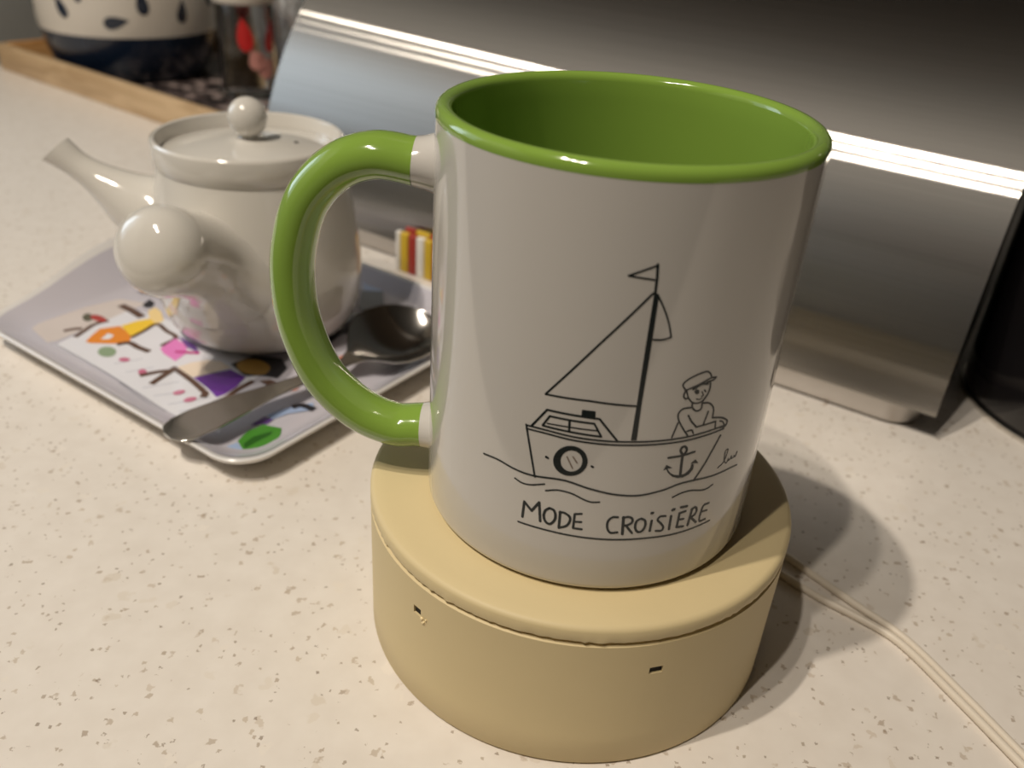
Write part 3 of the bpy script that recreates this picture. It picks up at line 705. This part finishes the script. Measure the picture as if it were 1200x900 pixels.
# side handle: a hollow rounded stub flaring into the body
DA = rad(-96); dd = Vector((math.cos(DA), math.sin(DA), 0))
ax = Vector((dd.x * math.cos(rad(26)), dd.y * math.cos(rad(26)), math.sin(rad(26))))
p0 = dd * 30 + Vector((0, 0, 45.5 - zo))
hpz = [(0, 27), (4, 24), (8, 20.5), (12, 18.0), (16, 16.6), (22, 15.9), (28, 15.8), (34, 16.0), (38, 16.2)]
hpz += [(38 + 13.5 * math.sin(t), 16.2 * math.cos(t) ** .8) for t in (.3, .6, .85, 1.05, 1.22, 1.36, 1.46)]
bm = sweep([p0 + ax * a for a, r in hpz] + [p0 + ax * 51.6], [r for a, r in hpz] + [.3], seg=48, caps=True)
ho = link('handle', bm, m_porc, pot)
hb = bmesh.new(); bmesh.ops.create_uvsphere(hb, u_segments=14, v_segments=8, radius=1.3)
bmesh.ops.translate(hb, vec=(1.9, -42.1, 38 - zo), verts=hb.verts)
link('handle_hole_shade', hb, m_hole_shade, pot)  # dark bead stands in for the shade in the hole

# ------------------------------------------------------------------ teaspoon, bowl down, across the tray
m_spoon = mat('polished_steel', (0.55, 0.53, 0.50), 0.16, metal=1.0, var=0.02)
spn = thing('teaspoon', 'steel teaspoon lying bowl up across the tray beside the teapot', 'spoon', (-138, 42, 12))
s0 = Vector((-141.5, 39.5, 12.2)); s1 = Vector((-79.5, 131, 12.0)); sdir = Vector((s1.x - s0.x, s1.y - s0.y, 0)); SL = sdir.length; sdir.normalize(); snr = Vector((-sdir.y, sdir.x, 0))
stations = [(0, 2.5, 11.4, .0), (2, 6.4, 11.5, -.2), (6, 8.2, 11.8, -.5), (14, 8.6, 12.2, -.6), (26, 7.2, 12.6, -.4), (40, 4.8, 12.6, -.2), (55, 3.3, 12.2, .0), (68, 2.8, 11.8, .2), (76, 3.2, 12.2, .2),
            (81, 5.6, 13.6, -1.0), (85, 10.6, 15.0, -3.8), (89, 14.4, 16.0, -6.4), (94, 16.6, 16.6, -8.2), (101, 17.4, 16.8, -9.0), (108, 16.8, 16.8, -8.4), (114, 14.6, 16.8, -6.6), (119, 10.6, 16.8, -4.0), (122, 5.6, 16.8, -1.4), (123, .8, 16.8, -.1)]
def spoon():
    bm = bmesh.new(); top = []; bot = []; W = 10
    for d, hw, z, dome in stations:
        a = []; b = []
        for j in range(-W, W + 1):
            t = j / W; x = hw * math.sin(t * math.pi / 2)
            zz = z + 0.24 * x * smooth((d - 78) / 14) + dome * (1 - (x / hw) ** 2 if hw else 0)
            p = Vector((s0.x, s0.y, 0)) + sdir * d + snr * x
            a.append(bm.verts.new(Vector((p.x, p.y, zz + .55 - 0.35 * t * t)) - Vector((-138, 42, 12)))); b.append(bm.verts.new(Vector((p.x, p.y, zz - .55 + .35 * t * t)) - Vector((-138, 42, 12))))
        top.append(a); bot.append(b)
    for i in range(len(top) - 1):
        for j in range(2 * W):
            bm.faces.new((top[i][j], top[i][j + 1], top[i + 1][j + 1], top[i + 1][j])); bm.faces.new((bot[i][j + 1], bot[i][j], bot[i + 1][j], bot[i + 1][j + 1]))
        for s in (0, 2 * W): bm.faces.new((top[i][s], top[i + 1][s], bot[i + 1][s], bot[i][s]))
    for e in (0, -1):
        for j in range(2 * W): bm.faces.new((top[e][j], bot[e][j], bot[e][j + 1], top[e][j + 1]))
    return bm
cut = 9
full = stations
stations = full[:10]; link('handle', spoon(), m_spoon, spn)
stations = full[9:]; link('bowl', spoon(), m_spoon, spn)

# ------------------------------------------------------------------ steel bread bin with roll-top lid
steel = brushed_steel()
bin_ = thing('bread_bin', 'brushed stainless steel bread bin with a curved roll-top lid, behind the mug', 'bread bin')
bin_.location = K(0, 0, 0); bin_.rotation_euler = (0, 0, ANG)
BXL, BXR = -366.0, 5.8
RC, YC, ZC = 176.0, 171.2, -3.0
arcp = [(YC - RC * math.cos(rad(a)), ZC + RC * math.sin(rad(a))) for a in [4.9 + i * 3.04 for i in range(29)]]
arcp += [(182, ZC + RC), (190, ZC + RC - 1.5), (195, ZC + RC - 6), (196, ZC + RC - 14), (196, 60), (196, 14)]
def strip_uv(prof, x0, x1, thick, name, parent, nx=1):
    """sheet of constant profile with a UV map whose U runs along x (for the brushing direction)"""
    bm = bmesh.new(); uvl = bm.loops.layers.uv.new('UVMap')
    nrm = []
    for i in range(len(prof)):
        a = Vector((*prof[max(0, i - 1)], 0)); b = Vector((*prof[min(len(prof) - 1, i + 1)], 0)); d = (b - a).normalized(); nrm.append((d.y, -d.x))
    inn = [(p[0] + n_[0] * thick, p[1] + n_[1] * thick) for p, n_ in zip(prof, nrm)]
    loop = prof + inn[::-1]
    A = [bm.verts.new((x0, y, z)) for y, z in loop]; B = [bm.verts.new((x1, y, z)) for y, z in loop]
    n = len(loop)
    for i in range(n):
        j = (i + 1) % n
        bm.faces.new((A[i], A[j], B[j], B[i]))
    h = len(prof)
    for i in range(h - 1):
        for S in (A, B): bm.faces.new((S[i], S[i + 1], S[n - 2 - i], S[n - 1 - i]))
    for f in bm.faces:
        for l in f.loops: l[uvl].uv = (l.vert.co.x * .01, (l.vert.co.y + l.vert.co.z) * .01)
    return link(name, bm, steel, parent)
lid = strip_uv(arcp, BXL, BXR, 0.9, 'lid', bin_)
m_side = mat('bin_end_black', (0.012, 0.012, 0.012), 0.5)
ends = [(y, z) for y, z in arcp]
for xe in (BXL + 1.2, BXR - 2.0):
    bm = bmesh.new(); pts = [(y + (YC - y) * .012, z - .012 * max(0, z)) for y, z in ends]
    A = [bm.verts.new((xe, y, z)) for y, z in pts]; B = [bm.verts.new((xe + .8, y, z)) for y, z in pts]
    bm.faces.new(A); bm.faces.new(B[::-1])
    for i in range(len(A)): j = (i + 1) % len(A); bm.faces.new((A[i], A[j], B[j], B[i]))
    link('lid_end', bm, m_side, lid, smooth=False)
def rrect(x0, x1, y0, y1, r, z, n=8):
    return [(cx + r * math.cos(rad(a0 + 90 * k / n)), cy + r * math.sin(rad(a0 + 90 * k / n)), z) for cx, cy, a0 in ((x1 - r, y1 - r, 0), (x0 + r, y1 - r, 90), (x0 + r, y0 + r, 180), (x1 - r, y0 + r, 270)) for k in range(n + 1)]
bodyb = grid_loops([rrect(BXL + 9, -1, 0.8, 188, 12, 1.2), rrect(BXL + 8, 0, 0, 189, 13, 2.2), rrect(BXL + 8, 0, 0, 189, 13, 13.5), rrect(BXL + 10, -2, 2, 187, 12, 14)], True, True)
uvl = bodyb.loops.layers.uv.new('UVMap')
for f in bodyb.faces:
    for l in f.loops: l[uvl].uv = (l.vert.co.x * .01, (l.vert.co.y + l.vert.co.z) * .01)
link('body', bodyb, mat('bin_body_steel', (0.50, 0.47, 0.44), 0.38, metal=1.0), bin_)
fb = grid_loops([rrect(BXL + 12, -4, 3.5, 185, 11, 0), rrect(BXL + 12, -4, 3.5, 185, 11, 1.4)], True, True)
link('base_gap_shade', fb, mat('gap_shade_black', (0.012, 0.012, 0.012), .7), bin_)  # black slab stands in for the shadow gap under the bin

# ------------------------------------------------------------------ striped packet
pk = thing('striped_packet', 'small packet of white, yellow and red upright strips in front of the steel bread bin', 'packet')
pk.location = K(-258.5, -9.5, 0); pk.rotation_euler = (0, 0, ANG)
m_pw, m_py, m_pr = mat('packet_white', srgb(226, 222, 214), .35), mat('packet_yellow', srgb(205, 172, 52), .35), mat('packet_red', srgb(160, 56, 46), .35)
x = 0
for c, w in ((m_pw, 3.0), (m_py, 5.2), (m_pr, 5.2), (m_pw, 5.2), (m_py, 5.2), (m_pr, 5.2)):
    b = box(x, x + w - .15, -2.2, 1.2, 0.05, 21.5, bevel=.9, seg=3)
    link('strip', b, c, pk); x += w
for i, (c, w) in enumerate(((m_pr, 7), (m_py, 9), (m_pr, 6))):
    x0 = 3.5 + sum((7, 9, 6)[:i]); b = box(x0, x0 + w - .2, 1.4, 3.6, 0.05, 23.5, bevel=.8, seg=3)
    link('back_strip', b, c, pk)

# ------------------------------------------------------------------ black kettle at the right edge
kt = thing('kettle', 'glossy black round kettle with thin metal foot ring, right of the bread bin', 'kettle')
kt.location = K(64.2, 72, 0)
m_blk = mat('black_gloss', (0.010, 0.009, 0.010), 0.12, coat=.5, var=.2)
m_ring = mat('kettle_ring_metal', (0.62, 0.60, 0.56), 0.25, metal=1.0)
label(link('foot_ring', lathe([(50, 0), (57.2, 0), (57.6, .5), (57.6, 1.8), (57.0, 2.3), (50, 2.3)], 128, close=True), m_ring, kt), 'thin metal foot ring')
link('body', lathe([(0, 2.4), (56.0, 2.4), (56.8, 4), (57.2, 20), (57.4, 60), (57.2, 120), (55.5, 165), (50, 190), (46, 199), (0, 202)], 128), m_blk, kt)
ka = rad(-92); kd = Vector((math.cos(ka), math.sin(ka), 0))
kp = catmull([kd * r + Vector((0, 0, z)) for r, z in ((54, 172), (66, 176), (80, 168), (85, 140), (82, 105), (72, 78), (56, 70))], 6)
link('handle', sweep(kp, [(9, 6)] * len(kp), up=(-kd.y, kd.x, 0), seg=20), m_blk, kt)
link('knob', lathe([(0, 201.5), (8, 201.5), (7, 206), (12, 212), (12, 217), (9, 220), (0, 221)], 40), m_blk, kt)

# ------------------------------------------------------------------ wooden tray with the jar, the glass bottle and the foil
WR = math.atan2(-118, 209); W0 = Vector((-567, 562, 0)); WL, WD, WH, WT = 335.0, 205.0, 22.0, 7.0
wt = thing('wooden_tray', 'pale wooden rimmed tray with a dark speckled base, at the far left', 'tray', W0, WR)
m_wood = wood('pale_wood', srgb(176, 146, 108), srgb(204, 176, 138))
m_wood2 = wood('pale_wood_end', srgb(170, 122, 70), srgb(206, 162, 108), 'Y')
for nm, b, mm_ in (('rail', box(0, WL, 0, WT, 0, WH, 1.2), m_wood), ('rail', box(0, WL, WD - WT, WD, 0, WH, 1.2), m_wood),
                   ('rail', box(0, WT, WT + .1, WD - WT - .1, 0, WH, 1.2), m_wood2), ('rail', box(WL - WT, WL, WT + .1, WD - WT - .1, 0, WH, 1.2), m_wood2)):
    link(nm, b, mm_, wt)
def speckle():
    m = bpy.data.materials.new('dark_speckle'); m.use_nodes = True
    nt = m.node_tree; N = nt.nodes.new; L = nt.links.new; b = nt.nodes['Principled BSDF']
    tc = N('ShaderNodeTexCoord'); v = N('ShaderNodeTexVoronoi'); v.inputs['Scale'].default_value = 150; L(tc.outputs['Object'], v.inputs['Vector'])
    s = N('ShaderNodeSeparateColor'); L(v.outputs['Color'], s.inputs[0])
    r = N('ShaderNodeValToRGB'); r.color_ramp.interpolation = 'CONSTANT'
    r.color_ramp.elements[0].color = (*srgb(30, 26, 26), 1); r.color_ramp.elements[1].position = .45; r.color_ramp.elements[1].color = (*srgb(84, 72, 70), 1)
    e = r.color_ramp.elements.new(.75); e.color = (*srgb(150, 134, 128), 1)
    L(s.outputs[0], r.inputs[0]); L(r.outputs[0], b.inputs['Base Color']); b.inputs['Roughness'].default_value = .4
    return m
link('base_panel', box(WT + .1, WL - WT - .1, WT + .1, WD - WT - .1, 1, 4), speckle(), wt, smooth=False)

JC = Vector((-452, 591, 4.05))
jar = thing('storage_jar', 'large white ceramic jar with navy leaf marks and navy foot, on wooden tray', 'jar', JC)
jprof = [(0, 1), (54, 1), (56, 0), (60, 0), (62, 1), (66, 6), (71, 16), (75.5, 30), (78, 45), (79.5, 60), (80.5, 80), (80, 105), (76, 135), (68, 160), (58, 178), (50, 188), (48, 196), (51, 202), (46, 203), (44, 196), (46, 186), (56, 170), (70, 140), (76, 100), (74, 40), (58, 8), (0, 5)]
jprof = [(r * .955, z * .955) for r, z in jprof]
m_jw, m_navy = mat('jar_white_glaze', srgb(206, 198, 186), .2, coat=.4), mat('jar_navy_glaze', srgb(22, 34, 52), .18, coat=.4, var=.15)
BZ = 39.5
lo = [p for p in jprof[:9] if p[1] < BZ]
def jr(z):
    pr = jprof[4:18]
    for (r0, z0), (r1, z1) in zip(pr[:-1], pr[1:]):
        if z0 <= z <= z1: return r0 + (r1 - r0) * (z - z0) / (z1 - z0)
    return pr[-1][0]
label_ = link('foot_band', lathe(lo + [(jr(BZ), BZ)], 96), m_navy, jar); label(label_, 'navy glazed foot band')
link('body', lathe([(jr(BZ), BZ)] + [p for p in jprof[8:]], 96), m_jw, jar)
def leaf(a0, z0, s, rot):
    bm = bmesh.new(); out = []
    for k in range(18):
        t = 2 * math.pi * k / 18; x = 6.0 * s * math.sin(t) * math.sin(t / 2) ** 1.3; y = 9 * s * math.cos(t)
        xx = x * math.cos(rot) - y * math.sin(rot); yy = x * math.sin(rot) + y * math.cos(rot)
        out.append((xx, yy))
    ring = [(q[0] * k, q[1] * k) for k in (1.0,) for q in out]
    def m3(x, y): z = z0 + y; r = jr(z) + .25; a = a0 + x / r; return (r * math.cos(a), r * math.sin(a), z)
    c = bm.verts.new(m3(0, -2 * s * math.cos(rot))); R1 = [bm.verts.new(m3(x * .5, y * .5 - s * math.cos(rot))) for x, y in out]; R2 = [bm.verts.new(m3(x, y)) for x, y in out]
    for k in range(18):
        j = (k + 1) % 18
        for f in ((c, R1[k], R1[j]), (R1[k], R2[k], R2[j], R1[j])):
            try: bm.faces.new(f)
            except ValueError: pass
    return bm
view = math.atan2(-189 - JC.y, -JC.x)
rnd = random.Random(5)
spots = [(-78, 62, 1.0, .2), (-42, 62, 1.1, .4), (-28, 72, .7, -.3), (-8, 52, 1.15, -1.4), (8, 68, 1.15, .1), (33, 60, 1.1, -.1), (58, 70, 1.1, .5), (-60, 88, 1, 1), (-18, 92, 1, -.6), (22, 94, 1, .8), (46, 92, 1, -.5), (-40, 112, 1, .3), (2, 118, 1, -.9), (38, 120, 1, .6), (80, 62, 1, -.6), (74, 98, 1, .4)]
for da, z, s, ro in spots:
    link('painted_leaf', leaf(view + rad(da), z, s, ro), m_navy, jar, smooth=False)

# glass bottle with printed red petals
GC = Vector((-322, 541, 4.05))
gl = thing('glass_bottle', 'clear glass bottle with printed red petals and a pale lid, beside the bread bin', 'bottle', GC)
m_glass = mat('clear_glass', (0.95, 0.97, 0.97), 0.02, trans=1.0, ior=1.45, var=.005)
link('body', lathe([(0, 0.2), (20, .2), (22.5, 1), (23.5, 3), (23.5, 72), (22.5, 74), (21.5, 74), (21.3, 72), (21.3, 6), (19, 4.5), (0, 4.2)], 64), m_glass, gl)
link('lid', lathe([(0, 74.2), (24.5, 74.2), (25, 75), (25, 96), (24, 98), (0, 98.5)], 64), mat('bottle_lid', srgb(206, 196, 184), .4), gl)
gv = math.atan2(-189 - GC.y, -GC.x)
m_pet = mat('petal_red', srgb(190, 36, 34), .4); m_pet2 = mat('petal_pink', srgb(214, 150, 140), .4)
def petal(a0, z0, w, h, rot):
    bm = bmesh.new(); R = 23.7
    pts = [(w * math.sin(t) * math.sin(t / 2) ** .8, h * math.cos(t)) for t in [2 * math.pi * k / 16 for k in range(16)]]
    pts = [(x * math.cos(rot) - y * math.sin(rot), x * math.sin(rot) + y * math.cos(rot)) for x, y in pts]
    vs = []
    for x, y in pts: a = a0 + x / R; vs.append(bm.verts.new((R * math.cos(a), R * math.sin(a), z0 + y)))
    c = bm.verts.new((R * math.cos(a0), R * math.sin(a0), z0))
    for k in range(16):
        try: bm.faces.new((c, vs[k], vs[(k + 1) % 16]))
        except ValueError: pass
    return bm
for da, z, w, h, ro, mm_ in ((-4, 52, 8, 13, .1, m_pet), (52, 50, 7, 13, -.2, m_pet), (16, 33, 9, 8, .5, m_pet2), (38, 26, 9, 9, -.6, m_pet2), (110, 60, 9, 14, 0, m_pet), (180, 66, 9, 14, .2, m_pet)):
    link('printed_petal', petal(gv + rad(da), z, w, h, ro), mm_, gl, smooth=False)

# crumpled foil behind the bottle
fbm = bmesh.new(); bmesh.ops.create_icosphere(fbm, subdivisions=5, radius=1)
for v in fbm.verts:
    d = v.co.copy(); q = abs(noise.noise(d * 2.3)) * .5 + abs(noise.noise(d * 5.1 + Vector((3, 1, 7)))) * .35 + abs(noise.noise(d * 10)) * .15
    s = .72 + .5 * q; v.co = Vector((d.x * 30 * s, d.y * 24 * s, 72 + d.z * 80 * (.9 + .1 * s)))
mn = min(v.co.z for v in fbm.verts)
for v in fbm.verts: v.co.z = max(v.co.z - mn - 3, 0)
fo = tag(link('crumpled_foil', fbm, mat('foil', (0.85, 0.88, 0.90), 0.3, metal=0.7), smooth=True), 'crumpled silvery foil standing behind the glass bottle on the wooden tray', 'foil')
fo.location = Vector((-322, 614, 4.1)) * MM
